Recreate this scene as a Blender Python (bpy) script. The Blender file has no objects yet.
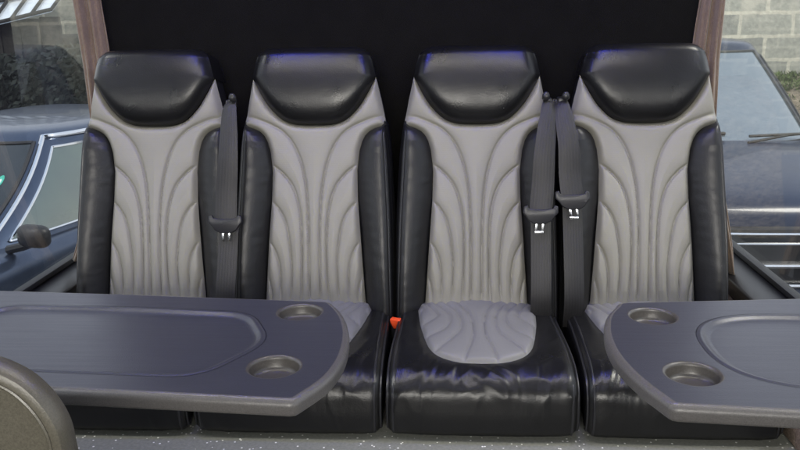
import bpy, bmesh, math, random
import numpy as np
from mathutils import Vector, Matrix, noise as mnoise
random.seed(7); rng = np.random.default_rng(7)
scene = bpy.context.scene
COL = scene.collection
PI = math.pi

# ------------------------------------------------------------------ helpers
def tag(o, label=None, cat=None, group=None, kind=None):
    if label: o['label'] = label
    if cat: o['category'] = cat
    if group: o['group'] = group
    if kind: o['kind'] = kind
    return o

def empty(name, loc=(0, 0, 0), rz=0.0):
    o = bpy.data.objects.new(name, None); COL.objects.link(o)
    o.empty_display_size = .05; o.location = loc; o.rotation_euler = (0, 0, rz)
    return o

class MB:
    """collects shapes and links them as ONE mesh object"""
    def __init__(s): s.v = []; s.f = []; s.uv = []
    def add(s, V, F, UV=None):
        b = len(s.v); s.v += [tuple(map(float, p)) for p in V]
        s.f += [tuple(b + i for i in f) for f in F]
        s.uv += [tuple(map(float, p)) for p in UV] if UV is not None else [(0, 0)] * len(V)
        return s
    def grid(s, P, close_u=False, close_v=False, flip=False, uv=None):
        P = np.asarray(P, float); n, m = P.shape[:2]
        F = []
        for i in range(n if close_u else n - 1):
            i2 = (i + 1) % n
            for j in range(m if close_v else m - 1):
                j2 = (j + 1) % m
                q = (i * m + j, i2 * m + j, i2 * m + j2, i * m + j2)
                F.append(q[::-1] if flip else q)
        if uv is None:
            uv = [(j / max(1, m - 1), i / max(1, n - 1)) for i in range(n) for j in range(m)]
        return s.add(P.reshape(-1, 3), F, uv)
    def box(s, a, b, bev=0.0, seg=2):
        bm = bmesh.new(); bmesh.ops.create_cube(bm, size=1)
        for v in bm.verts:
            v.co = Vector([(a[k] + b[k]) / 2 + v.co[k] * (b[k] - a[k]) for k in range(3)])
        if bev: bmesh.ops.bevel(bm, geom=bm.edges[:], offset=bev, segments=seg, affect='EDGES', profile=.5)
        bm.verts.index_update()
        s.add([v.co for v in bm.verts], [[v.index for v in f.verts] for f in bm.faces]); bm.free(); return s
    def tube(s, pts, r, n=8, cap=True, closed=False):
        pts = np.asarray(pts, float); k = len(pts)
        rr = np.broadcast_to(np.asarray(r, float), (k,))
        T = np.gradient(pts, axis=0) if not closed else (np.roll(pts, -1, 0) - np.roll(pts, 1, 0))
        T /= np.linalg.norm(T, axis=1)[:, None] + 1e-12
        ref = np.array([0, 0, 1.]) if abs(T[0][2]) < .9 else np.array([1., 0, 0])
        u = np.cross(T[0], ref); u /= np.linalg.norm(u)
        rows = []
        for i in range(k):
            u = u - T[i] * (u @ T[i]); u /= np.linalg.norm(u); w = np.cross(T[i], u)
            a = np.arange(n) * 2 * PI / n
            rows.append(pts[i] + rr[i] * (np.cos(a)[:, None] * u + np.sin(a)[:, None] * w))
        b = len(s.v); s.grid(np.array(rows), close_u=closed, close_v=True, flip=True)
        if cap and not closed:
            s.f.append(tuple(b + i for i in range(n))); s.f.append(tuple(b + (k - 1) * n + i for i in range(n - 1, -1, -1)))
        return s
    def lathe(s, prof, c=(0, 0, 0), n=24):
        a = np.arange(n) * 2 * PI / n
        rows = [[(c[0] + r * math.cos(t), c[1] + r * math.sin(t), c[2] + z) for t in a] for r, z in prof]
        return s.grid(rows, close_v=True, flip=False)
    def prism(s, poly, axis, lo, hi, bev=0.0):
        """polygon in the two other axes extruded along axis"""
        bm = bmesh.new()
        def P(p, h):
            q = [0, 0, 0]; o = [k for k in range(3) if k != axis]
            q[o[0]], q[o[1]] = p; q[axis] = h; return q
        A = [bm.verts.new(P(p, lo)) for p in poly]; B = [bm.verts.new(P(p, hi)) for p in poly]
        bm.faces.new(A[::-1]); bm.faces.new(B)
        for i in range(len(A)):
            j = (i + 1) % len(A); bm.faces.new((A[i], A[j], B[j], B[i]))
        bmesh.ops.recalc_face_normals(bm, faces=bm.faces[:])
        if bev: bmesh.ops.bevel(bm, geom=bm.edges[:], offset=bev, segments=2, affect='EDGES', profile=.5)
        bm.verts.index_update()
        s.add([v.co for v in bm.verts], [[v.index for v in f.verts] for f in bm.faces]); bm.free(); return s
    def build(s, name, mat, parent=None, smooth=None, angle=40):
        me = bpy.data.meshes.new(name); me.from_pydata(s.v, [], s.f)
        uvl = me.uv_layers.new(name='UVMap')
        li = np.empty(len(me.loops), int); me.loops.foreach_get('vertex_index', li)
        uvl.data.foreach_set('uv', np.asarray(s.uv, float)[li].ravel())
        me.materials.append(mat)
        if smooth is not False:
            me.polygons.foreach_set('use_smooth', [True] * len(me.polygons))
            me.set_sharp_from_angle(angle=math.radians(angle))
        me.update()
        o = bpy.data.objects.new(name, me); COL.objects.link(o)
        if parent is not None: o.parent = parent
        return o

def catmull(pts, n=12, closed=False):
    P = np.asarray(pts, float); k = len(P); out = []
    for i in range(k if closed else k - 1):
        g = (lambda j: P[j % k]) if closed else (lambda j: P[min(max(j, 0), k - 1)])
        a, b, c, d = g(i - 1), g(i), g(i + 1), g(i + 2)
        for t in np.linspace(0, 1, n, endpoint=False):
            out.append(.5 * ((2 * b) + (-a + c) * t + (2 * a - 5 * b + 4 * c - d) * t * t + (-a + 3 * b - 3 * c + d) * t ** 3))
    if not closed: out.append(P[-1])
    return np.array(out)

def dist_poly(X, Y, poly):
    poly = np.asarray(poly); D = np.full(X.shape, 1e9)
    for a, b in zip(poly[:-1], poly[1:]):
        d = b - a; L = d @ d + 1e-15
        t = np.clip(((X - a[0]) * d[0] + (Y - a[1]) * d[1]) / L, 0, 1)
        D = np.minimum(D, np.hypot(X - a[0] - t * d[0], Y - a[1] - t * d[1]))
    return D

def copy_tree(o, parent=None):
    c = o.copy(); COL.objects.link(c)
    if parent is not None: c.parent = parent
    for ch in list(o.children): copy_tree(ch, c)
    return c

# ------------------------------------------------------------------ materials
def new_mat(name):
    m = bpy.data.materials.new(name); m.use_nodes = True
    nt = m.node_tree; b = nt.nodes['Principled BSDF']
    return m, nt, b

def L(nt, a, b): nt.links.new(a, b)

def tex_coord(nt, out='Object', scale=(1, 1, 1)):
    tc = nt.nodes.new('ShaderNodeTexCoord'); mp = nt.nodes.new('ShaderNodeMapping')
    mp.inputs['Scale'].default_value = scale; L(nt, tc.outputs[out], mp.inputs[0]); return mp.outputs[0]

def noise_n(nt, vec, scale, detail=3, rough=.6):
    n = nt.nodes.new('ShaderNodeTexNoise'); n.inputs['Scale'].default_value = scale
    n.inputs['Detail'].default_value = detail; n.inputs['Roughness'].default_value = rough
    L(nt, vec, n.inputs['Vector']); return n

def ramp(nt, fac, stops):
    r = nt.nodes.new('ShaderNodeValToRGB'); e = r.color_ramp.elements
    while len(e) < len(stops): e.new(.5)
    for k, (p, c) in enumerate(stops):
        e[k].position = p; e[k].color = (*c, 1) if len(c) == 3 else c
    L(nt, fac, r.inputs[0]); return r.outputs[0]

def bump(nt, h, strength, dist, b, prev=None):
    n = nt.nodes.new('ShaderNodeBump'); n.inputs['Strength'].default_value = strength; n.inputs['Distance'].default_value = dist
    L(nt, h, n.inputs['Height'])
    if prev is not None: L(nt, prev, n.inputs['Normal'])
    L(nt, n.outputs[0], b.inputs['Normal']); return n.outputs[0]

def simple(name, col, rough=.5, metal=0, var=.15, nscale=8, bscale=None, bstr=.2, bdist=.002, spec=.5, coat=0, rvar=.0):
    m, nt, b = new_mat(name); v = tex_coord(nt)
    n = noise_n(nt, v, nscale, 4)
    lo = tuple(c * (1 - var) for c in col); hi = tuple(min(1, c * (1 + var)) for c in col)
    L(nt, ramp(nt, n.outputs[0], [(.3, lo), (.7, hi)]), b.inputs['Base Color'])
    b.inputs['Roughness'].default_value = rough; b.inputs['Metallic'].default_value = metal
    b.inputs['Specular IOR Level'].default_value = spec; b.inputs['Coat Weight'].default_value = coat
    b.inputs['Coat Roughness'].default_value = .03
    if rvar:
        L(nt, ramp(nt, n.outputs[0], [(.3, (rough - rvar,) * 3), (.7, (rough + rvar,) * 3)]), b.inputs['Roughness'])
    if bscale:
        n2 = noise_n(nt, v, bscale, 2); bump(nt, n2.outputs[0], bstr, bdist, b)
    return m

def leather(name, col, rough, pebble=900, bstr=.25, var=.1, perforated=False, spec=.5, wr=.15):
    m, nt, b = new_mat(name); v = tex_coord(nt)
    n = noise_n(nt, v, 9, 5)
    lo = tuple(c * (1 - var) for c in col); hi = tuple(c * (1 + var) for c in col)
    L(nt, ramp(nt, n.outputs[0], [(.3, lo), (.7, hi)]), b.inputs['Base Color'])
    L(nt, ramp(nt, n.outputs[0], [(.3, (rough - .05,) * 3), (.7, (rough + .06,) * 3)]), b.inputs['Roughness'])
    b.inputs['Specular IOR Level'].default_value = spec
    w = noise_n(nt, v, 28, 3); k = bump(nt, w.outputs[0], wr, .006, b)
    vo = nt.nodes.new('ShaderNodeTexVoronoi'); vo.inputs['Scale'].default_value = pebble * .5; L(nt, v, vo.inputs['Vector'])
    k = bump(nt, vo.outputs['Distance'], bstr, .0006, b, k)
    if perforated:                                    # woven needle rows pressed into the middle of the panel
        wv = nt.nodes.new('ShaderNodeTexWave'); wv.bands_direction = 'Z'; wv.inputs['Scale'].default_value = 62
        wv.inputs['Distortion'].default_value = .4; L(nt, v, wv.inputs['Vector'])
        bump(nt, wv.outputs['Fac'], .07, .0010, b, k)
    return m

M = {}
M['black_leather'] = leather('black_leather', (.0070, .0070, .0073), .31, 700, .22, wr=.08, spec=.36)
M['bolster_leather'] = leather('bolster_leather', (.010, .010, .0105), .38, 700, .22, wr=.16, spec=.42)
M['grey_leather'] = leather('grey_leather', (.240, .231, .198), .50, 800, .2, var=.05, perforated=True, spec=.4, wr=.08)
M['seat_grey'] = leather('seat_grey', (.165, .163, .160), .50, 800, .2, var=.05, spec=.4, wr=.08)
M['thread'] = simple('thread', (.22, .20, .18), .7)
M['shell'] = leather('shell_vinyl', (.009, .009, .010), .45, 700, .2)
M['piping'] = leather('piping', (.014, .014, .016), .33, 900, .1)
M['plinth'] = simple('plinth_black', (.006, .006, .006), .7)
M['black_plastic'] = simple('black_plastic', (.014, .014, .015), .38, bscale=500, bstr=.15, bdist=.0006)
M['dark_plastic'] = simple('tongue_plastic', (.014, .014, .017), .40, bscale=400, bstr=.1)
M['chrome'] = simple('chrome', (.75, .76, .78), .12, 1, var=.04)
M['steel'] = simple('brushed_steel', (.55, .56, .58), .25, 1, var=.06)
M['orange'] = simple('orange_plastic', (.85, .09, .025), .35, var=.06)
M['rubber'] = simple('rubber', (.012, .012, .012), .6)

def mat_table(name, base):
    m, nt, b = new_mat(name); v = tex_coord(nt)
    n = noise_n(nt, v, 520, 2, .7); n2 = noise_n(nt, v, 5, 4)
    mx = nt.nodes.new('ShaderNodeMixRGB'); mx.blend_type = 'MULTIPLY'; mx.inputs[0].default_value = 1
    L(nt, ramp(nt, n.outputs[0], [(.3, tuple(c * .78 for c in base)), (.72, tuple(c * 1.24 for c in base))]), mx.inputs[1])
    L(nt, ramp(nt, n2.outputs[0], [(.3, (.92,) * 3), (.7, (1, 1, 1))]), mx.inputs[2])
    L(nt, mx.outputs[0], b.inputs['Base Color'])
    b.inputs['Roughness'].default_value = .38; b.inputs['Specular IOR Level'].default_value = .5
    k = bump(nt, n.outputs[0], .35, .0007, b)
    # fine scratches from use
    sv = tex_coord(nt, 'Object', (1.2, 60, 1)); sn = noise_n(nt, sv, 6, 1)
    L(nt, ramp(nt, sn.outputs[0], [(.2, (.29,) * 3), (.8, (.40,) * 3)]), b.inputs['Roughness'])
    return m
M['table'] = mat_table('table_plastic', (.036, .037, .048)); M['table_edge_lit'] = mat_table('table_edge_lit_plastic', (.090, .085, .082))  # one plastic; blue cabin light painted into the top, frontal light into the edge
M['cup'] = mat_table('cup_plastic', (.060, .055, .050))
M['shell_plastic'] = mat_table('seat_back_plastic', (.085, .078, .060))

def mat_floor():
    m, nt, b = new_mat('speckled_vinyl'); v = tex_coord(nt)
    vo = nt.nodes.new('ShaderNodeTexVoronoi'); vo.inputs['Scale'].default_value = 95; L(nt, v, vo.inputs['Vector'])
    wn = nt.nodes.new('ShaderNodeTexWhiteNoise'); L(nt, vo.outputs['Color'], wn.inputs['Vector'])
    gt = nt.nodes.new('ShaderNodeMath'); gt.operation = 'GREATER_THAN'; gt.inputs[1].default_value = .72; L(nt, wn.outputs['Value'], gt.inputs[0])
    lt = nt.nodes.new('ShaderNodeMath'); lt.operation = 'LESS_THAN'; lt.inputs[1].default_value = .22; L(nt, vo.outputs['Distance'], lt.inputs[0])
    mu = nt.nodes.new('ShaderNodeMath'); mu.operation = 'MULTIPLY'; L(nt, gt.outputs[0], mu.inputs[0]); L(nt, lt.outputs[0], mu.inputs[1])
    n = noise_n(nt, v, 140, 3); n2 = noise_n(nt, v, 6, 3)
    c = ramp(nt, n.outputs[0], [(.3, (.15, .155, .136)), (.7, (.22, .225, .20))])
    mx = nt.nodes.new('ShaderNodeMixRGB'); L(nt, mu.outputs[0], mx.inputs[0]); L(nt, c, mx.inputs[1]); mx.inputs[2].default_value = (.8, .8, .76, 1)
    L(nt, mx.outputs[0], b.inputs['Base Color']); b.inputs['Roughness'].default_value = .45
    bump(nt, n.outputs[0], .15, .001, b); return m
M['floor'] = mat_floor()

def mat_carpet(name, col, scale=420):
    m, nt, b = new_mat(name); v = tex_coord(nt)
    n = noise_n(nt, v, scale, 3, .8); n2 = noise_n(nt, v, 14, 4)
    mx = nt.nodes.new('ShaderNodeMixRGB'); mx.blend_type = 'MULTIPLY'; mx.inputs[0].default_value = 1
    L(nt, ramp(nt, n.outputs[0], [(.3, tuple(c * .45 for c in col)), (.72, tuple(c * 1.6 for c in col))]), mx.inputs[1])
    L(nt, ramp(nt, n2.outputs[0], [(.3, (.75,) * 3), (.7, (1, 1, 1))]), mx.inputs[2])
    L(nt, mx.outputs[0], b.inputs['Base Color']); b.inputs['Roughness'].default_value = .95
    b.inputs['Specular IOR Level'].default_value = .1; bump(nt, n.outputs[0], .6, .003, b); return m
M['carpet_black'] = mat_carpet('black_wall_carpet', (.0070, .0066, .0061))
M['carpet_tan'] = mat_carpet('tan_wall_carpet', (.26, .20, .155), 260)

M['ceiling'] = mat_carpet('ceiling_fabric', (.10, .098, .095))
def mat_curtain():
    m, nt, b = new_mat('brown_curtain'); v = tex_coord(nt, 'Object', (1, 1, .8))
    n = noise_n(nt, v, 260, 3, .7); n2 = noise_n(nt, v, 30, 3)
    mx = nt.nodes.new('ShaderNodeMixRGB'); mx.blend_type = 'MULTIPLY'; mx.inputs[0].default_value = 1
    L(nt, ramp(nt, n.outputs[0], [(.3, (.145, .100, .064)), (.7, (.20, .146, .10))]), mx.inputs[1])
    L(nt, ramp(nt, n2.outputs[0], [(.3, (.8, .78, .76)), (.7, (1, 1, 1))]), mx.inputs[2])
    L(nt, mx.outputs[0], b.inputs['Base Color']); b.inputs['Roughness'].default_value = .9
    b.inputs['Sheen Weight'].default_value = .3
    b.inputs['Subsurface Weight'].default_value = 0
    bump(nt, n.outputs[0], .4, .002, b); return m
M['curtain'] = mat_curtain()

def mat_webbing():
    m, nt, b = new_mat('belt_webbing')
    uv = nt.nodes.new('ShaderNodeTexCoord'); sp = nt.nodes.new('ShaderNodeSeparateXYZ'); L(nt, uv.outputs['UV'], sp.inputs[0])
    s = nt.nodes.new('ShaderNodeMath'); s.operation = 'MULTIPLY'; s.inputs[1].default_value = 2 * PI * 7; L(nt, sp.outputs[0], s.inputs[0])
    sn = nt.nodes.new('ShaderNodeMath'); sn.operation = 'SINE'; L(nt, s.outputs[0], sn.inputs[0])
    v = tex_coord(nt, 'Object', (1, 1, 1)); n = noise_n(nt, v, 700, 2)
    ad = nt.nodes.new('ShaderNodeMath'); ad.operation = 'MULTIPLY_ADD'; ad.inputs[1].default_value = .16; L(nt, sn.outputs[0], ad.inputs[0]); L(nt, n.outputs[0], ad.inputs[2])
    L(nt, ramp(nt, ad.outputs[0], [(.15, (.0065, .0064, .0072)), (.85, (.018, .0165, .0165))]), b.inputs['Base Color'])
    b.inputs['Roughness'].default_value = .5; b.inputs['Sheen Weight'].default_value = .05
    bump(nt, ad.outputs[0], .35, .0015, b); return m
M['webbing'] = mat_webbing()

def mat_glass(name, tint, haze=.0, smudge=False):
    """thin pane: clear with a fresnel reflection and a film of dust"""
    m, nt, b = new_mat(name); nt.nodes.remove(b); out = nt.nodes['Material Output']
    tr = nt.nodes.new('ShaderNodeBsdfTransparent'); tr.inputs[0].default_value = (*tint, 1)
    gl = nt.nodes.new('ShaderNodeBsdfGlossy'); gl.inputs['Roughness'].default_value = .02
    fr = nt.nodes.new('ShaderNodeFresnel'); fr.inputs[0].default_value = 1.45
    sc = nt.nodes.new('ShaderNodeMath'); sc.operation = 'MULTIPLY'; sc.inputs[1].default_value = .32; L(nt, fr.outputs[0], sc.inputs[0])
    mx = nt.nodes.new('ShaderNodeMixShader'); L(nt, sc.outputs[0], mx.inputs[0]); L(nt, tr.outputs[0], mx.inputs[1]); L(nt, gl.outputs[0], mx.inputs[2])
    df = nt.nodes.new('ShaderNodeBsdfDiffuse'); df.inputs[0].default_value = (.75, .77, .8, 1)
    v = tex_coord(nt, 'Object', (1, 1, .35)); n = noise_n(nt, v, 7, 5)
    hz = ramp(nt, n.outputs[0], [(.3, (haze * .4,) * 3), (.75, (haze * 1.6,) * 3)])
    m2 = nt.nodes.new('ShaderNodeMixShader'); L(nt, hz, m2.inputs[0]); L(nt, mx.outputs[0], m2.inputs[1]); L(nt, df.outputs[0], m2.inputs[2])
    L(nt, m2.outputs[0], out.inputs[0]); return m
M['pane'] = mat_glass('window_pane', (.97, .98, .98), .010)

def mat_carpaint(name, col):
    m, nt, b = new_mat(name); v = tex_coord(nt); n = noise_n(nt, v, 3, 4)
    L(nt, ramp(nt, n.outputs[0], [(.3, tuple(c * .9 for c in col)), (.7, tuple(c * 1.1 for c in col))]), b.inputs['Base Color'])
    b.inputs['Metallic'].default_value = 0; b.inputs['Roughness'].default_value = .3
    b.inputs['Coat Weight'].default_value = .45; b.inputs['Specular IOR Level'].default_value = .3; b.inputs['Coat Roughness'].default_value = .04
    return m
M['paint_navy'] = mat_carpaint('navy_car_paint', (.055, .075, .120)); M['paint_navy'].node_tree.nodes['Principled BSDF'].inputs['Metallic'].default_value = .75
M['paint_black'] = mat_carpaint('blue_black_car_paint', (.007, .014, .038)); M['paint_black'].node_tree.nodes['Principled BSDF'].inputs['Coat Weight'].default_value = .25
M['car_glass'] = simple('car_glass', (.012, .016, .017), .04, var=.1, spec=.9)
M['car_glass_green_reflection'] = simple('car_side_glass', (.035, .06, .03), .05, var=.2, spec=.5); M['car_glass_green_reflection'].node_tree.nodes['Principled BSDF'].inputs['IOR'].default_value = 2.6  # green reflection of a hillside painted into the base colour
M['windshield'] = simple('windshield_glass', (.10, .13, .15), .05, var=.12, spec=.5, nscale=3); M['windshield'].node_tree.nodes['Principled BSDF'].inputs['IOR'].default_value = 2.6
M['seal'] = simple('window_seal', (.01, .01, .011), .45)
M['headlamp'] = simple('headlamp_glass', (.35, .37, .4), .08, var=.1, spec=.8)
M['sticker'] = simple('sticker_green', (.05, .45, .33), .5)
M['sticker_white'] = simple('sticker_white', (.7, .75, .72), .5)

def mat_blocks():
    m, nt, b = new_mat('concrete_blocks'); v = tex_coord(nt, 'Object')
    sp = nt.nodes.new('ShaderNodeSeparateXYZ'); L(nt, v, sp.inputs[0])
    cb = nt.nodes.new('ShaderNodeCombineXYZ'); L(nt, sp.outputs[0], cb.inputs[0]); L(nt, sp.outputs[2], cb.inputs[1])
    wob = noise_n(nt, v, 7, 3)
    ma = nt.nodes.new('ShaderNodeVectorMath'); ma.operation = 'MULTIPLY_ADD'; ma.inputs[1].default_value = (.035, .035, 0)
    L(nt, wob.outputs['Color'], ma.inputs[0]); L(nt, cb.outputs[0], ma.inputs[2])
    br = nt.nodes.new('ShaderNodeTexBrick'); L(nt, ma.outputs[0], br.inputs['Vector'])
    br.inputs['Scale'].default_value = 1; br.inputs['Brick Width'].default_value = .50; br.inputs['Row Height'].default_value = .225
    br.inputs['Mortar Size'].default_value = .020; br.inputs['Mortar Smooth'].default_value = .35; br.inputs['Bias'].default_value = -.2
    br.inputs['Color1'].default_value = (.26, .27, .25, 1); br.inputs['Color2'].default_value = (.36, .37, .33, 1); br.inputs['Mortar'].default_value = (.52, .51, .44, 1)
    n = noise_n(nt, v, 24, 6, .7); n2 = noise_n(nt, v, 2.2, 4)
    mx = nt.nodes.new('ShaderNodeMixRGB'); mx.blend_type = 'MULTIPLY'; mx.inputs[0].default_value = 1
    L(nt, br.outputs['Color'], mx.inputs[1]); L(nt, ramp(nt, n.outputs[0], [(.3, (.66, .65, .62)), (.7, (1.08, 1.06, 1.0))]), mx.inputs[2])
    # smears of render over some courses
    m3 = nt.nodes.new('ShaderNodeMixRGB'); L(nt, ramp(nt, n2.outputs[0], [(.52, (0, 0, 0)), (.62, (.75,) * 3)]), m3.inputs[0])
    L(nt, mx.outputs[0], m3.inputs[1]); m3.inputs[2].default_value = (.48, .46, .38, 1)
    L(nt, m3.outputs[0], b.inputs['Base Color']); b.inputs['Roughness'].default_value = .92
    k = bump(nt, br.outputs['Fac'], -.5, .02, b); bump(nt, n.outputs[0], .5, .015, b, k); return m
M['blocks'] = mat_blocks()
M['asphalt'] = simple('asphalt', (.06, .06, .062), .9, var=.3, nscale=5, bscale=150, bstr=.5, bdist=.01)
M['grass'] = simple('grass_blades', (.085, .125, .030), .8, var=.5, nscale=9)
M['soil'] = simple('stony_soil', (.17, .14, .10), .95, var=.5, nscale=14, bscale=25, bstr=.9, bdist=.06)
M['dark_wood'] = simple('dark_timber', (.028, .026, .024), .85, var=.5, nscale=4, bscale=30, bstr=.5, bdist=.02)
M['glazing'] = simple('milky_glazing', (.72, .77, .82), .25, var=.12, nscale=3)
M['foliage'] = simple('dark_hedge_leaf', (.013, .018, .014), .8, var=.5, nscale=3)

# ------------------------------------------------------------------ seat
YB, ZB, REC = 2.0511, .160, .2015
CR, SR = math.cos(REC), math.sin(REC)
def bk(u, s, h, zb=ZB, yb=0.0):
    """backrest coordinates (across, up the back, forward of it) -> local xyz of the seat"""
    u, s, h = np.broadcast_arrays(np.asarray(u, float), np.asarray(s, float), np.asarray(h, float))
    return np.stack([u, yb + s * SR - h * CR, zb + s * CR + h * SR], -1)

W_pts = [(-.06, .142), (.015, .138), (.10, .1318), (.18, .1265), (.288, .1188), (.368, .117), (.4225, .1232), (.448, .1305), (.464, .139), (.475, .150), (.4825, .164), (.4875, .178), (.4915, .193), (.4975, .1953), (.556, .184), (.6215, .169), (.66, .160), (.685, .152), (.70, .146)]
Wo_pts = [(-.08, .2235), (0, .2225), (.206, .2185), (.342, .2115), (.43, .205), (.4915, .1965), (.556, .184), (.6215, .169), (.66, .161), (.685, .154), (.705, .146)]
Win = lambda s: np.interp(s, *zip(*W_pts))
Wout = lambda s: np.interp(s, *zip(*catmull(Wo_pts, 6)))
U_half = catmull([(0, .4915), (.03, .4922), (.058, .4955), (.088, .508), (.119, .537), (.143, .572), (.169, .6215)], 10)
sU = lambda u: np.interp(np.abs(u), U_half[:, 0], U_half[:, 1])
GROOVES = [
    [(.196, .516), (.165, .512), (.139, .503), (.108, .490), (.083, .473), (.060, .446), (.043, .412), (.031, .375), (.021, .32), (.016, .25), (.014, .18), (.014, .02), (.014, -.06)],
    [(.119, .385), (.097, .371), (.079, .354), (.062, .332), (.050, .305), (.041, .27), (.036, .234), (.0335, .18), (.0335, .12), (.037, .02), (.040, -.06)],
    [(.120, .286), (.100, .268), (.085, .245), (.076, .22), (.070, .19), (.065, .15), (.0625, .11), (.064, .06), (.068, .0), (.072, -.06)],
    [(.127, .178), (.113, .158), (.103, .136), (.097, .11), (.094, .08), (.0945, .03), (.098, -.06)],
    [(.134, .085), (.127, .068), (.122, .045), (.120, .015), (.121, -.06)],
]
GROOVES = [catmull(g, 5) for g in GROOVES]

def lumbar(s): return .010 * np.exp(-((s - .16) / .16) ** 2) - .006 * np.exp(-((s - .42) / .12) ** 2)

def make_back_panel():
    nt_, nv = 141, 250
    t = np.linspace(-1, 1, nt_); st = np.full(nt_, .55)
    for _ in range(60): st = .5 * st + .5 * sU(t * Win(st))
    v = np.linspace(0, 1, nv)[:, None]
    s0 = -.045
    s = s0 + v * (st[None, :] - s0); u = t[None, :] * Win(s)
    ss = np.linspace(s0, .6215, 160); edge = np.stack([Win(ss), ss], 1)
    d = np.minimum(dist_poly(np.abs(u), s, edge), dist_poly(np.abs(u), s, U_half))
    g = np.full(u.shape, 1e9)
    for G in GROOVES: g = np.minimum(g, dist_poly(np.abs(u), s, G))
    h = -.007 + .012 * (1 - np.exp(-d / .006)) + lumbar(s)
    h += (.0092 * (1 - np.exp(-g / .0135)) - .0036 * np.exp(-(g / .0030) ** 2)) * (1 - np.exp(-(d / .008) ** 2)) * np.clip((s + .005) / .05, .2, 1) - .003
    h += .05 * np.clip(np.abs(u) - .07, 0, 1) ** 1.5 * (s < 1)                 # dished between the bolsters
    h -= .020 * np.clip((np.abs(u) - .13) / .06, 0, 1) ** 2 * np.clip((s - .47) / .05, 0, 1)
    mb = MB(); mb.grid(bk(u, s, h), flip=True)
    # back of the panel is closed by the shell behind it
    return mb

def make_headrest():
    nt_, nv = 101, 90
    t = np.linspace(-1, 1, nt_); st = np.full(nt_, .55)
    for _ in range(60): st = .5 * st + .5 * sU(t * Win(st))
    st = np.maximum(st, .4915)
    v = np.linspace(0, 1, nv)[:, None]
    s1 = .678
    s = st + v * (s1 - st); u = t * Win(s)
    ss = np.linspace(.6215, s1, 20); d = np.minimum(dist_poly(np.abs(u), s, U_half), dist_poly(np.abs(u), s, np.stack([Win(ss), ss], 1)))
    hf = lambda s: .034 - 1.5 * (s - .580) ** 2
    te = .016 * np.abs(t) ** 14 + .004 * t ** 2
    h = -.006 + (hf(s) + .006 - te) * (1 - np.exp(-d / .011))
    rows = [bk(u, s, h)]
    h1 = (h[-1]).copy(); a0 = math.atan(2 * 1.5 * (s1 - .580)); R = .034
    for a in np.linspace(a0, PI / 2 + .05, 14)[1:]:
        sa = s1 + R * (math.sin(a) - math.sin(a0)); ha = h1 - R * (math.cos(a0) - math.cos(a))
        # corners of the top are rounded
        cut = .008 * np.abs(t) ** 14
        rows.append(bk(t * (Win(np.full(1, sa)) - .004 * (a / PI)), sa - cut * (a - a0), ha)[None])
    top = rows[-1][0]
    sa_end = s1 + R * (1 - math.sin(a0))
    for hh in (-.06, -.09, -.115):
        rows.append(bk(t * .145, sa_end - .0005 - .008 * np.abs(t) ** 14 * 1.3 + (hh + .05) * .12, hh)[None])
    P = np.concatenate(rows, 0)
    mb = MB(); mb.grid(P, flip=True)
    # side cheeks so the pad is solid from the side
    for k, fl in ((0, False), (-1, True)):
        E = P[:, k]; B = E.copy(); 
        back = bk(0, 0, -.115) - bk(0, 0, 0)
        n = E.shape[0]; q = np.linspace(0, 1, 8)[None, :, None]
        hdepth = (E[:, 1] * -CR + (E[:, 2] - ZB) * SR)
        Bk = E + ((-.115 - hdepth)[:, None]) * np.array([0, -CR, SR])
        G = E[:, None] * (1 - q) + Bk[:, None] * q
        mb.grid(G, flip=fl)
    return mb

def bol_h(s, t):
    wid = np.maximum(Wout(s) - .004 - Win(s), .001)
    amp = np.clip(wid / .075, 0, 1) ** .7 * (.032 + .030 * np.exp(-((s - .06) / .26) ** 2))
    tp = .70
    prof = np.where(t < tp, np.sin(np.clip(t / tp, 0, 1) * PI / 2) ** .8, 1 - .42 * np.clip((t - tp) / (1 - tp), 0, 1) ** 2)
    prof = prof - .30 * np.clip((t - .95) / .05, 0, 1) ** 2
    wel = -.0035 * np.exp(-((t - .885) / .022) ** 2)
    return -.010 + amp * prof + wel * np.clip(amp / .03, 0, 1)

def make_bolster(sgn):
    ns, nt_ = 150, 56
    a = np.linspace(0, 1, ns)
    s = -.05 + (.4915 + .05) * (1 - (1 - a) ** 1.4); t = np.linspace(0, 1, nt_)
    s = s[:, None]; t = t[None]
    wi, wo = Win(s) + .0005, Wout(s) - .004
    wo = np.maximum(wo, wi + .001)
    u = wi + (wo - wi) * t
    h = bol_h(s, t)
    h = h + np.sin(s * 190 + 3 * np.sin(s * 37)) * .0005 * np.exp(-t / .18) + np.sin(s * 150 + 2) * .0005 * np.exp(-np.abs(t - .885) / .06)
    pk = np.array([[mnoise.noise(Vector((a_ * 14, b_ * 48 + a_ * 9, 2.0 + sgn))) for a_ in row_u] for row_u, b_ in zip(u, s[:, 0])])
    h = h + .0008 * np.clip(pk, -.6, .6) * np.clip((h + .01) / .03, 0, 1)
    ue, he = u[:, -1:], h[:, -1:]
    add = [(.0022, -.003), (.0034, -.010), (.0036, -.03), (.0034, -.06), (.002, -.09)]
    u = np.concatenate([u] + [ue + d for d, _ in add], 1); h = np.concatenate([h] + [np.maximum(he + dh, -.1) for _, dh in add], 1)
    S2 = np.broadcast_to(s, u.shape)
    mb = MB(); mb.grid(bk(sgn * u, S2, h), flip=(sgn > 0))
    return mb

def bolster_piping(sgn):
    s = np.linspace(-.05, .47, 60); wi, wo = Win(s), Wout(s) - .004
    mb = MB(); mb.tube(bk(sgn * (wi + (wo - wi) * .885), s, bol_h(s, np.full(s.shape, .885)) + .0005), .0030, 8); return mb

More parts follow.
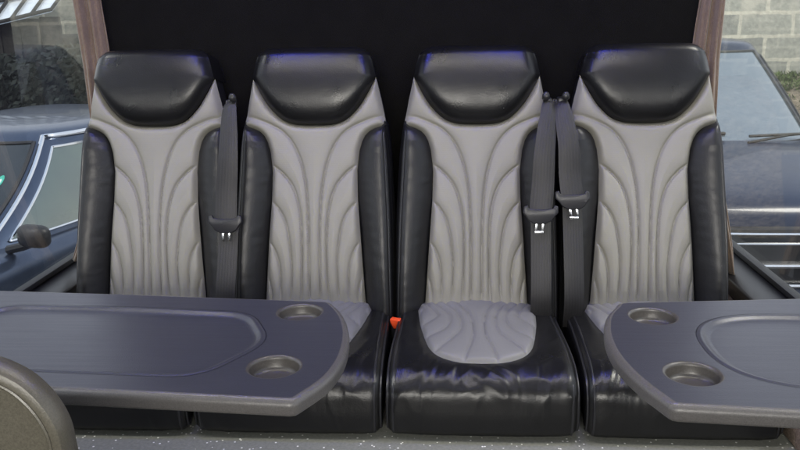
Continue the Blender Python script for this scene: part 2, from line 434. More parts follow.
def make_shell():
    sp = np.concatenate([np.linspace(-.09, .62, 60), np.linspace(.63, .668, 8)])
    sec = []
    for s in sp:
        W = float(Wout(s)) + .002 if s < .5 else float(Wout(s)) - .003
        hb = -.012 if s < .5 else -.018
        pts = [(-W + .03, -.125), (-W + .006, -.118), (-W, -.10), (-W, hb - .016), (-W + .003, hb - .006), (-W + .009, hb - .001), (-W + .014, hb - .004), (-W + .03, hb - .008), (0, hb - .014)]
        full = pts + [(-x, y) for x, y in pts[-2::-1]]
        sec.append([bk(x, s, y) for x, y in full])
    sec = np.array(sec)
    mb = MB(); mb.grid(sec, close_v=True, flip=True)
    m = sec.shape[1]; mb.f.append(tuple(range((len(sp) - 1) * m, len(sp) * m))); mb.f.append(tuple(range(m - 1, -1, -1)))
    return mb

# cushion -------------------------------------------------------------
CP = catmull([(-.07, -.018), (-.02, -.004), (.03, .001), (.12, .006), (.22, .010), (.30, .010), (.36, .004), (.405, -.011), (.436, -.040), (.447, -.080), (.4445, -.118), (.435, -.146), (.410, -.158)], 10)
CPn = np.gradient(CP, axis=0); CPn /= np.linalg.norm(CPn, axis=1)[:, None]; CPn = np.stack([-CPn[:, 1], CPn[:, 0]], 1)
CW = .212
def cush_pt(u, k, drop):
    """u across, k row of the profile, drop = below the surface"""
    q = CP[k, 0] - CPn[k, 0] * drop; z = CP[k, 1] - CPn[k, 1] * drop
    return np.stack(np.broadcast_arrays(u, -q, ZB + z), -1)

CG = catmull([(.158, -.05), (.157, .02), (.153, .08), (.147, .15), (.139, .21), (.130, .265), (.120, .305), (.104, .335), (.079, .355), (.045, .366), (0, .370)], 10)   # half outline of the grey panel (u, q)
def make_cushion(seed=0):
    nu = 121; R = .026
    uu = np.linspace(-1, 1, nu); rows = []
    for k in range(len(CP)):
        q, z = CP[k]
        W = CW - .004 * math.cos(min(1, max(0, q / .4)) * PI)
        u = uu * (W - R * 0)
        e = np.clip((np.abs(u) - (W - R)) / R, 0, 1)
        drop = R * (1 - np.sqrt(np.clip(1 - e ** 2, 0, 1)))
        arc = k / len(CP)
        # gathers pulled out of the seam in front of the grey panel, fading down the front
        front = np.clip((q - .32) / .07, 0, 1) * (1 if z > -.02 else math.exp((z + .02) / .030))
        mid = .25 + .75 * np.exp(-(np.abs(u) / .14) ** 4)
        rid = np.array([1 - abs(mnoise.noise(Vector((x * 52 + 1.6 * math.sin(q * 22 + x * 20), q * 5 + z * 7, seed * 7.3)))) * 2 for x in u])
        rid2 = np.array([1 - abs(mnoise.noise(Vector((x * 21 + q * 9, q * 8 - z * 9, seed * 3.1 + 4)))) * 2 for x in u])
        wr = np.clip(rid - .45, -.2, 1) ** 1 * .0036 * front * mid + np.clip(rid2 - .5, -.1, 1) * .0034 * (.25 + .75 * front)
        soft = .0016 * np.sin(u * 34 + q * 9 + 1.2 + seed) * front + .0011 * rid2 * (np.abs(u) > .13)
        # the black leather sinks towards the seam round the grey panel
        d = dist_poly(np.abs(u), np.full(u.shape, q), CG)
        seam = .004 * np.exp(-d / .010)
        side = .006 * np.clip(np.abs(u) / W, 0, 1) ** 4
        near = 1 - np.exp(-(d / .014) ** 2); inside = (np.abs(u) < np.interp(q, CG[np.argsort(CG[:, 1]), 1], CG[np.argsort(CG[:, 1]), 0])) * (q < .37)
        rows.append(cush_pt(u, k, drop + seam + side + .006 * inside * (1 - np.exp(-d / .01)) - (wr + soft) * near * (1 - inside)))
    P = np.array(rows); mb = MB(); mb.grid(P, flip=False)
    # side walls
    for c, fl in ((0, True), (-1, False)):
        E = P[:, c]; lay = []
        for dz in (0, .02, .05, .085):
            r = []
            for k in range(len(CP)):
                b = E[k] + np.array([0, CPn[k, 0], -CPn[k, 1]]) * dz
                b[2] = max(b[2], .004); r.append(b)
            lay.append(r)
        mb.grid(np.array(lay).transpose(1, 0, 2), flip=not fl)
    return mb

def make_seat_panel():
    ni, nj = 90, 81
    qs = -.05 + (.370 + .05) * (1 - (1 - np.linspace(0, 1, ni)) ** 2.0)
    w = np.interp(qs, CG[:, 1], CG[:, 0]); w[-1] = 0.0005
    # exact half widths near the rounded front
    order = np.argsort(CG[:, 1]); w = np.interp(qs, CG[order, 1], CG[order, 0])
    t = np.linspace(-1, 1, nj)
    u = t[None] * w[:, None]; q = np.broadcast_to(qs[:, None], u.shape)
    d = dist_poly(np.abs(u), q, CG)
    g = np.full(u.shape, 1e9)
    lines = [[(.085, -.05), (.058, -.01), (.036, .03), (.022, .075), (.0145, .16), (.016, .25), (.040, .372)],
             [(.110, -.04), (.086, .0), (.057, .05), (.043, .13), (.050, .22), (.104, .325)],
             [(.130, -.03), (.107, .01), (.082, .055), (.070, .115), (.084, .195), (.140, .265)],
             [(.150, -.02), (.128, .02), (.108, .07), (.107, .11), (.152, .19)],
             [(.165, .0), (.143, .045), (.165, .10)]]
    for l in lines: g = np.minimum(g, dist_poly(np.abs(u), q, catmull(l, 6)))
    h = -.0062 + .0098 * (1 - np.exp(-d / .006)) + (.0050 * (1 - np.exp(-g / .010)) - .0028 * np.exp(-(g / .0028) ** 2)) * (1 - np.exp(-(d / .005) ** 2))
    z = np.interp(q, CP[:60, 0], CP[:60, 1]) + h + .014 * np.clip(1 - (q + .01) / .08, 0, 1) ** 2 * (1 - (u / .165) ** 2) * (q > -.06)
    mb = MB(); mb.grid(np.stack([u, -q, ZB + z], -1), flip=False); return mb

def cushion_piping(sgn, inset):
    ks = range(8, len(CP) - 3); pts = []
    for k in ks:
        W = CW - .004 * math.cos(min(1, max(0, CP[k][0] / .4)) * PI)
        e = (W - inset - (W - .026)) / .026; dr = .026 * (1 - math.sqrt(max(0, 1 - max(0, e) ** 2)))
        pts.append(cush_pt(sgn * (W - inset), k, dr + .0055))
    mb = MB(); mb.tube(pts, .0036, 8); return mb

def make_stitching():
    """thread along the seam below the headrest and beside the two middle channels"""
    out = []
    def run(line, hfun, step=.0065, ln=.0040, sides=((-1,), (1,))):
        line = np.asarray(line); d = np.concatenate([[0], np.cumsum(np.linalg.norm(np.diff(line, axis=0), axis=1))])
        for sd in sides:
            mb = MB(); out.append(mb)
            for q in np.arange(0, d[-1] - ln, step):
                p = [np.array([np.interp(x, d, line[:, 0]), np.interp(x, d, line[:, 1])]) for x in (q, q + ln)]
                for sg in sd:
                    a, b = [bk(sg * x[0], x[1], hfun(x)) for x in p]; mb.tube([a, (a + b) / 2, b], [.0005, .0008, .0005], 5)
    off = U_half.copy(); T = np.gradient(off, axis=0); T /= np.linalg.norm(T, axis=1)[:, None]; off = off + np.stack([T[:, 1], -T[:, 0]], 1) * .007
    k = off[:, 0] < .150
    def hp(x):
        u, s_ = x; return -.007 + .012 * (1 - math.exp(-.007 / .006)) + float(lumbar(s_)) + .0030 + .05 * max(0, u - .07) ** 1.5 - .020 * max(0, (u - .13) / .06) ** 2 * min(1, max(0, (s_ - .47) / .05))
    run(off[k], hp, sides=((-1, 1),))
    for G in GROOVES[:2]:
        g2 = G.copy(); g2[:, 0] += .0048; g2 = g2[(g2[:, 1] < .40) & (g2[:, 1] > .0) & (g2[:, 0] < .11)]
        run(g2, lambda x: -.007 + .012 + float(lumbar(x[1])) - .003 + .0092 * (1 - math.exp(-.0048 / .0135)) - .0036 * math.exp(-(.0048 / .0030) ** 2) + .05 * max(0, x[0] - .07) ** 1.5 + .0003)
    return out

def make_seat():
    root = empty('coach_seat', (0, YB, 0))
    make_shell().build('backrest_shell', M['shell'], root)
    bp = make_back_panel().build('back_panel', M['grey_leather'], root, angle=80)
    for st_ in make_stitching(): st_.build('stitching', M['thread'], bp)
    make_headrest().build('headrest', M['black_leather'], root, angle=70)
    for sg in (-1, 1):
        b = make_bolster(sg).build('bolster', M['bolster_leather'], root, angle=80)
        bolster_piping(sg).build('piping', M['piping'], b)
    c = make_cushion().build('cushion', M['black_leather'], root, angle=75)
    for sg in (-1, 1):
        cushion_piping(sg, .004).build('piping', M['piping'], c)
        cushion_piping(sg, .017).build('piping', M['piping'], c)
    make_seat_panel().build('seat_panel', M['seat_grey'], root, angle=80)
    pl = MB(); pl.box((-.195, -.385, 0), (.195, .10, .115), .008); pl.build('plinth', M['plinth'], root)
    return root

SX = [-.6654, -.2204, .2204, .6654]
SEAT_LABELS = ['grey and black leather seat furthest left, beside the left curtain',
               'grey and black leather seat second from the left, its cushion half under the table',
               'grey and black leather seat with its whole cushion in view between the tables',
               'grey and black leather seat furthest right, beside the right curtain']
seat0 = make_seat()
for i, x in enumerate(SX):
    s = seat0 if i == 0 else copy_tree(seat0)
    s.location = (x, YB, 0)
    if i:                                             # every cushion creases in its own way
        fresh = make_cushion(i).build('cushion', M['black_leather'], None, angle=75)
        for ch in s.children:
            if ch.name.startswith('cushion'): ch.data = fresh.data
        bpy.data.objects.remove(fresh)
    tag(s, SEAT_LABELS[i], 'seat', 'leather coach seats in the back row')

# ------------------------------------------------------------------ seat belts
def ribbon(pts, widths, thick=.0016, bow=.002, across=(1, 0, 0), twist=0.0):
    pts = catmull(pts, 10); n = len(pts); w = np.interp(np.linspace(0, 1, n), np.linspace(0, 1, len(widths)), widths)
    T = np.gradient(pts, axis=0); T /= np.linalg.norm(T, axis=1)[:, None]
    X = np.asarray(across, float)
    rows = []; m = 13; c = np.linspace(-1, 1, m)
    for i in range(n):
        a = X - T[i] * (X @ T[i]); a /= np.linalg.norm(a); nn = np.cross(a, T[i]); nn /= np.linalg.norm(nn)
        if nn[1] > 0: nn = -nn
        tw = twist * (1 - i / n) ** 2; a, nn = a * math.cos(tw) + nn * math.sin(tw), nn * math.cos(tw) - a * math.sin(tw)
        fr = [pts[i] + a * w[i] * x / 2 + nn * (bow * (1 - x * x) + thick / 2) for x in c]
        bk_ = [pts[i] + a * w[i] * x / 2 + nn * (bow * (1 - x * x) - thick / 2) for x in c[::-1]]
        rows.append(fr + bk_)
    cu = list((c + 1) / 2) + list((c[::-1] + 1) / 2)
    uv = [(cu[j], i / n) for i in range(n) for j in range(2 * m)]
    mb = MB(); mb.grid(np.array(rows), close_v=True, uv=uv); return mb

def make_belt(label, top, tongue, bottom, ang, chrome_wide, metal, kside):
    """top = guide on the backrest, tongue = where the plate hangs, bottom = where the webbing vanishes"""
    top, tongue, bottom = map(np.array, (top, tongue, bottom))
    eye = np.array([.145, 0, .934]); top, tongue, bottom = top * .997 + eye * .003, tongue * .987 + eye * .013, bottom * .984 + eye * .016
    root = empty('seat_belt', tuple(bottom)); o = bottom
    tag(root, label, 'seat belt', 'seat belts hanging between the seats')
    rel = lambda p: np.asarray(p) - o
    m1 = top * .6 + tongue * .4 + np.array([.004 * kside, -.016, 0]); m2 = top * .25 + tongue * .75 + np.array([0, -.006, 0])
    up = ribbon([rel(top + [0, .03, .012]), rel(top), rel(m1), rel(m2), rel(tongue + [0, -.004, 0])], [.026, .036, .050, .056, .058, .058], bow=.004, across=(1, ang, 0), twist=.5 * kside)
    up.build('webbing', M['webbing'], root, angle=60)
    lt = tongue + np.array([0.003, .012, -.022])
    md = lt * .5 + bottom * .5 + np.array([0, -.004, 0])
    ribbon([rel(lt + [0, .004, .03]), rel(lt), rel(md), rel(bottom), rel(bottom + [0.0, .012, -.085])], [.050, .052, .052, .052, .052], across=(1, ang, 0)).build('webbing', M['webbing'], root, angle=60)
    # tongue: plastic yoke with a metal latch plate below it
    ca, sa = math.cos(ang), math.sin(ang)
    def place(p): # local plate coordinates (x across, z down the back)
        x, h, z = p; v = np.array([x * ca - z * math.sin(ang * .6), -h * CR + z * SR, z * CR + h * SR]); return rel(tongue) + v
    yoke = [(x * 1.22, z * 1.22) for x, z in [(-.036, .010), (-.037, -.004), (-.030, -.011), (-.024, -.020), (-.012, -.027), (.012, -.027), (.024, -.020), (.030, -.011), (.037, -.004), (.036, .010), (.028, .013), (.026, .006), (.012, .004), (-.012, .004), (-.026, .006), (-.028, .013)]]
    mb = MB(); mb.prism(yoke, 1, 0, .011, .0025)
    mb.v = [tuple(place((x, y + .004, z))) for x, y, z in mb.v]
    tg = mb.build('tongue', M['dark_plastic'], root, angle=50)
    w = .0115
    lp = MB()
    for x0, x1, z0, z1 in ((-w, -w + .006, -.052, -.022), (w - .006, w, -.052, -.022), (-w, w, -.058, -.050), (-w, w, -.029, -.022)):
        lp.box((x0, .007, z0), (x1, .0095, z1), .0008)
    if not chrome_wide:
        lp = MB()
        for x in (-.0085, .0085): lp.box((x - .0028, .007, -.056), (x + .0028, .0095, -.020), .001)
    lp.v = [tuple(place(p)) for p in lp.v]
    lp.build('latch_plate', M['chrome'] if metal else M['steel'], tg)
    # small knobs of the guide at shoulder height
    gd = MB(); t = rel(top)
    gd.box(t + [-.009, .010, -.004], t + [.009, .05, .022], .004)
    gd.lathe([(.0002, .014), (.006, .012), (.0095, .006), (.0100, 0), (.008, -.006), (.004, -.009)], t + [.009 * kside, .002, .026], 16)
    gd.tube([t + [-.004, .02, .016], t + [.010 * kside, .008, .030], t + [.016 * kside, .004, .020]], .0042, 8)
    gd.build('belt_guide', M['black_plastic'], root)
    return root

make_belt('black seat belt hanging alone between the two left seats', (-.440, 2.114, .694), (-.4545, 2.056, .398), (-.458, 2.010, .195), 0.05, False, True, 1)
make_belt('left and lower hanging seat belt of the two between the right seats', (.408, 2.113, .690), (.386, 2.052, .425), (.390, 2.011, .2), -.10, True, False, -1)
make_belt('right seat belt with shiny chrome latch, of the two between the right seats', (.441, 2.113, .690), (.468, 2.060, .462), (.477, 2.011, .2), .16, True, True, 1)

# orange release buckles between the middle seats
def make_buckle(label, x, y, z, rz, lean):
    root = empty('belt_buckle', (x, y, 0), rz); tag(root, label, 'buckle', 'belt buckles between the middle seats')
    b = MB(); b.box((-.012, -.009, z - .050), (.012, .009, z - .008), .004); b.build('buckle_body', M['black_plastic'], root)
    c = MB(); c.prism([(-.015, z + .006), (.015, z + .006), (.013, z - .004), (.006, z - .018), (-.004, z - .020), (-.012, z - .006)], 1, -.0115, .008, .002)
    c.build('release_button', M['orange'], root)
    t = MB(); t.box((-.007, -.003, .0), (.007, .003, z - .048), .0012); t.build('stem', M['plinth'], root)
    root.rotation_euler = (0, lean, rz)
make_buckle('orange topped belt buckle, the left of the pair between the two middle seats', -.028, 1.965, .136, .25, -.06)
make_buckle('orange topped belt buckle, the right of the pair between the two middle seats', .005, 1.972, .147, -.3, .02)

# ------------------------------------------------------------------ tables
ZT = .404
def rounded(poly, radii, n=8):
    P = [np.array(p, float) for p in poly]; out = []
    for i, p in enumerate(P):
        r = radii[i]
        if r <= 0: out.append(p); continue
        a, b = P[i - 1], P[(i + 1) % len(P)]
        da, db = a - p, b - p; la, lb = np.linalg.norm(da), np.linalg.norm(db); da /= la; db /= lb
        ang = math.acos(np.clip(da @ db, -1, 1)); d = min(r / math.tan(ang / 2), .45 * la, .45 * lb)
        p0, p1 = p + da * d, p + db * d
        for t in np.linspace(0, 1, n): out.append((1 - t) ** 2 * p0 + 2 * t * (1 - t) * p + t * t * p1)
    return np.array(out)

def resample(poly, n):
    P = np.vstack([poly, poly[:1]]); d = np.concatenate([[0], np.cumsum(np.linalg.norm(np.diff(P, axis=0), axis=1))])
    t = np.linspace(0, d[-1], n, endpoint=False); return np.stack([np.interp(t, d, P[:, 0]), np.interp(t, d, P[:, 1])], 1)

def ccw(P):
    A = .5 * np.sum(P[:, 0] * np.roll(P[:, 1], -1) - np.roll(P[:, 0], -1) * P[:, 1]); return P if A > 0 else P[::-1]
def onorm(P):
    T = np.roll(P, -1, 0) - np.roll(P, 1, 0); T /= np.linalg.norm(T, axis=1)[:, None] + 1e-12; return np.stack([T[:, 1], -T[:, 0]], 1)

def make_table(outline, tray, cups, label, wall_x, flip_bracket):
    root = empty('folding_table', (wall_x, 1.25, 0)); o = np.array([wall_x, 1.25])
    tag(root, label, 'table', 'grey tables with cup holders')
    P = ccw(outline) - o; N = onorm(P)
    TR = ccw(tray) - o; TN = onorm(TR)
    a = np.arange(48) * 2 * PI / 48; RC = .0385
    loops = [P, TR]
    C = []
    for c in cups:
        c = np.array(c) - o; C.append(c); loops.append(np.stack([c[0] + (RC + .006) * np.cos(a), c[1] + (RC + .006) * np.sin(a)], 1))
    mb = MB()
    # flat top with holes
    bm = bmesh.new(); es = []
    for lp in loops:
        vs = [bm.verts.new((x, y, ZT)) for x, y in lp]
        es += [bm.edges.new((vs[i], vs[(i + 1) % len(vs)])) for i in range(len(vs))]
    r = bmesh.ops.triangle_fill(bm, use_beauty=True, use_dissolve=False, edges=es, normal=(0, 0, 1))
    bm.normal_update()
    for f in bm.faces:
        if f.normal.z < 0: f.normal_flip()
    bm.verts.index_update()
    mb.add([v.co for v in bm.verts], [[v.index for v in f.verts] for f in bm.faces]); bm.free()
    def loft(base, nrm, prof, flip):
        rows = [np.column_stack([base + nrm * off, np.full(len(base), ZT + z)]) for off, z in prof]
        mb.grid(np.array(rows), close_v=True, flip=flip)
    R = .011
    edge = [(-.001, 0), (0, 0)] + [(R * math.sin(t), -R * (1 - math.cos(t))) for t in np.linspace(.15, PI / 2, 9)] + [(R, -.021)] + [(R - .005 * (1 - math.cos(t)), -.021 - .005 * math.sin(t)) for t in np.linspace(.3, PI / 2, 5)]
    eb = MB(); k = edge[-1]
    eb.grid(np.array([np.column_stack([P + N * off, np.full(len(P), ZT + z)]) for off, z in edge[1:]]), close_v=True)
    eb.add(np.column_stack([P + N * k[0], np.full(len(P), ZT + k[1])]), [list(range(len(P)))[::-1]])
    eb.build('lit_edge', M['table_edge_lit'], root, angle=50)  # the table's own rim, frontal light painted in as a paler, warmer colour
    # tray: raised lip then a dished floor
    lip = [(.001, 0), (0, 0), (-.002, .0003), (-.004, .0009), (-.006, .0012), (-.008, .0010), (-.010, .0), (-.013, -.0022), (-.016, -.0042), (-.019, -.0052), (-.023, -.0056)]
    loft(TR, TN, lip, True)
    mb.add(np.column_stack([TR + TN * lip[-1][0], np.full(len(TR), ZT + lip[-1][1])]), [list(range(len(TR)))])
    top = mb.build('table_top', M['table'], root, angle=50)
    for c in C:
        cp = MB(); f = .006
        prof = [(RC + f + .001, 0), (RC + f, 0.0)] + [(RC + f * (1 - math.sin(t)), -f * (1 - math.cos(t))) for t in np.linspace(.2, PI / 2, 6)] + [(RC - .001, -.016), (RC - .003, -.0205), (RC - .007, -.0225), (.012, -.0228), (.0002, -.0228)]
        prof = [(r_, z - .0003 if i < 2 else z) for i, (r_, z) in enumerate(prof)]
        a2 = np.arange(48) * 2 * PI / 48
        rows = [np.column_stack([c[0] + r_ * np.cos(a2), c[1] + r_ * np.sin(a2), np.full(48, ZT + z)]) for r_, z in prof]
        cp.grid(np.array(rows), close_v=True, flip=True)
        cp.build('cup_holder', M['cup'], root, angle=50)
    br = MB(); x0, x1 = sorted((0, .10 if flip_bracket else -.10))
    br.box((x0, -.14, ZT - .075), (x1, .14, ZT - .027), .006)
    br.build('wall_bracket', M['black_plastic'], root)
    return root

arcL = catmull([(-.085, 1.412), (-.066, 1.378), (-.048, 1.327), (-.035, 1.259), (-.032, 1.176), (-.042, 1.108), (-.058, 1.067)], 8)
outL = np.vstack([[(-.975, 1.095), (-.55, 1.0635), (-.20, 1.037)], rounded([(-.20, 1.037), (-.079, 1.028), (-.058, 1.067)], [0, .003, 0])[1:-1], arcL[::-1], rounded([(-.066, 1.378), (-.087, 1.418), (-.20, 1.427)], [0, .02, 0])[1:-1], [(-.20, 1.4265), (-.5, 1.452), (-.975, 1.483)]])
trayL = resample(rounded([(-.705, 1.396), (-.45, 1.3865), (-.215, 1.364), (-.152, 1.23), (-.232, 1.088), (-.45, 1.100), (-.69, 1.118), (-.775, 1.255)], [.07, .3, .09, .10, .09, .3, .07, .12], 10), 140)
make_table(resample(outL, 900), trayL, [(-.128, 1.3667), (-.126, 1.1317)], 'dark grey table with two cup holders, left of the aisle and tinted violet', -.975, True)
arcR = catmull([(.466, 1.411), (.446, 1.375), (.431, 1.333), (.420, 1.269), (.4185, 1.199), (.428, 1.133), (.443, 1.079)], 8)
outR = np.vstack([[(.995, .984), (.80, 1.000)], rounded([(.623, 1.0155), (.462, 1.030), (.443, 1.079)], [0, .003, 0])[1:-1], arcR[::-1], rounded([(.446, 1.375), (.470, 1.4225), (.60, 1.433)], [0, .02, 0])[1:-1], [(.70, 1.441), (.995, 1.466)]])
th = np.linspace(0, 2 * PI, 120, endpoint=False)
trayR = np.stack([.725 + .169 * np.sign(np.cos(th)) * np.abs(np.cos(th)) ** .8, 1.222 + .150 * np.sign(np.sin(th)) * np.abs(np.sin(th)) ** .8], 1)
make_table(resample(outR, 700), resample(trayR, 140), [(.5097, 1.3587), (.5116, 1.1237)], 'grey table with two cup holders and an oval tray, right of the aisle', .995, False)

# ------------------------------------------------------------------ near seat back, lower left corner
def make_near_back():
    root = empty('front_seat', (-.445, .77, -.006)); tag(root, 'grey brown speckled plastic seat back with a rounded corner, nearest the camera', 'seat')
    Pn = [(.170, 0), (.172, .30), (.171, .44), (.1695, .475), (.166, .506), (.153, .535), (.134, .558), (.113, .572), (.090, .581), (.05, .588), (0, .590)]
    half = catmull(Pn, 8); poly = np.vstack([half, (half * [-1, 1])[::-1][1:]])
    N = onorm(ccw(poly)); P = ccw(poly)
    def off(d): return P - N * d
    rows = []
    for d, y in [(.020, -.0105), (.018, -.0105), (.0165, -.012), (.015, -.0125), (.008, -.0125), (.003, -.010), (0, -.004), (0, .018), (.004, .024), (.02, .026)]:
        Q = off(d); rows.append(np.column_stack([Q[:, 0], np.full(len(Q), y), np.maximum(Q[:, 1], 0)]))
    mb = MB(); mb.grid(np.array(rows), close_v=True, flip=True)
    n = len(P)
    mb.add(rows[0], [list(range(n))]); mb.add(rows[-1], [list(range(n))[::-1]])
    mb.build('back_shell', M['shell_plastic'], root, angle=35)
    rim = MB(); Q = off(.0135); Q = Q[Q[:, 1] > .02]; k = np.argmin(Q[:, 1] * 1e3 - Q[:, 0]); Q = np.roll(Q, -k, 0)
    if Q[0, 1] > .1: pass
    rim.tube(np.column_stack([Q[:, 0], np.full(len(Q), -.0128), Q[:, 1]]), .0022, 6); rim.build('rim', M['shell_plastic'], root)
make_near_back()

# ------------------------------------------------------------------ coach interior (the setting)
mb = MB(); mb.add([(-1.03, -2.4, 0), (1.05, -2.4, 0), (1.05, 2.6, 0), (-1.03, 2.6, 0)], [(0, 1, 2, 3)]); tag(mb.build('floor', M['floor']), kind='structure')
mb = MB(); mb.box((-.98, -2.39, .004), (.89, .95, .010), .002); tag(mb.build('added_dark_floor', M['carpet_black']), kind='structure')  # unseen dark sheet added so the cushion fronts reflect less lit floor
mb = MB(); mb.box((-.90, 2.345, .004), (.885, 2.42, 2.0), .01); tag(mb.build('rear_wall', M['carpet_black']), kind='structure')
mb = MB(); mb.box((-1.12, -2.4, 1.62), (1.14, 2.95, 1.70), .01); tag(mb.build('ceiling', M['ceiling']), kind='structure')
mb = MB(); mb.box((-1.12, -2.46, .004), (1.14, -2.40, 1.22), .01); tag(mb.build('front_light_blocker', M['carpet_black']), kind='structure')  # unseen panel added to close the front and deepen the black leather
def side_wall(x, sg):
    w = MB(); a, b = sorted((x, x + sg * .07))
    w.box((a, -2.39, .004), (b if sg < 0 else 1.06, 2.95, .128), .004); o = w.build('side_wall', M['carpet_tan']); tag(o, kind='structure')
    s = MB(); xi = x - sg * .035 if sg < 0 else .955
    a, b = sorted((xi, x + sg * .075 if sg < 0 else 1.065)); s.prism([(a, .131), (b, .131), (b, .200 if sg > 0 else .176), (a, .176 if sg > 0 else .200)], 1, -2.39, 2.95, .006)
    so = s.build('window_sill', M['black_plastic']); tag(so, kind='structure')
side_wall(.898, 1); side_wall(-.985, -1)

def side_window(x, label):
    root = empty('side_window', (x, 1.4, .2)); tag(root, label, 'window')
    p = MB(); p.box((-.002, -1.6, .012), (.002, 1.5, 1.35)); p.build('pane', M['pane'], root, smooth=False)
    f = MB()
    f.box((-.014, -1.6, -.004), (.014, 1.5, .013), .004); f.box((-.014, -1.6, 1.35), (.014, 1.5, 1.39), .004)
    f.box((-.014, 1.5, -.004), (.014, 1.54, 1.39), .004); f.box((-.014, -1.64, -.004), (.014, -1.6, 1.39), .004)
    f.build('window_frame', M['rubber'], root)
side_window(1.045, 'dusty coach window on the right with the black car outside')
side_window(-1.035, 'dusty coach window on the left with the dark blue car outside')

def curtain(label, inner, outer, y, ztop, zbot, sg):
    root = MB(); nz, nx = 60, 60
    zz = np.linspace(zbot, ztop, nz); rows = []
    for z in zz:
        a = np.interp(z, *zip(*inner)); b = np.interp(z, *zip(*outer)); r = []
        for t in np.linspace(0, 1, nx):
            f = .009 * math.sin(t * 13 + 1.2 * math.sin(z * 3)) + .003 * math.sin(t * 33 + z * 5 + math.sin(z * 9)) + .002 * math.sin(z * 24 + t * 9)
            tight = .55 + .45 * min(1, abs(z - .55) / .4)
            r.append((a + (b - a) * t, y - .02 * t + f * tight, z))
        rows.append(r)
    root.grid(np.array(rows), flip=False)
    o = root.build('curtain', M['curtain'], angle=180); tag(o, label, 'curtain', 'brown curtains at the back corners')
    sm = o.modifiers.new('thick', 'SOLIDIFY'); sm.thickness = .003; sm.offset = 0
curtain('brown woven curtain beside the leftmost seat', [(.2, -.935), (.6, -.82), (1.0, -.838), (1.6, -.80)], [(.2, -1.015), (.30, -.975), (.45, -.925), (.615, -.899), (.8, -.903), (.985, -.912), (1.6, -.945)], 2.292, 1.6, .215, -1)
curtain('brown woven curtain beside the rightmost seat', [(.16, .955), (.4, .87), (.6, .80), (.96, .826), (1.6, .79)], [(.16, .985), (.25, .972), (.40, .938), (.60, .892), (.8, .886), (.955, .889), (1.6, .93)], 2.292, 1.6, .165, 1)

# ------------------------------------------------------------------ outside
GZ = -.97
g = MB(); g.grid(np.array([[(x, y, z) for x, z in ((-60, -1.114), (-1.2, -1.114), (.4, GZ), (60, GZ))] for y in (-30, 90)]), flip=True); tag(g.build('ground', M['asphalt']), kind='structure')

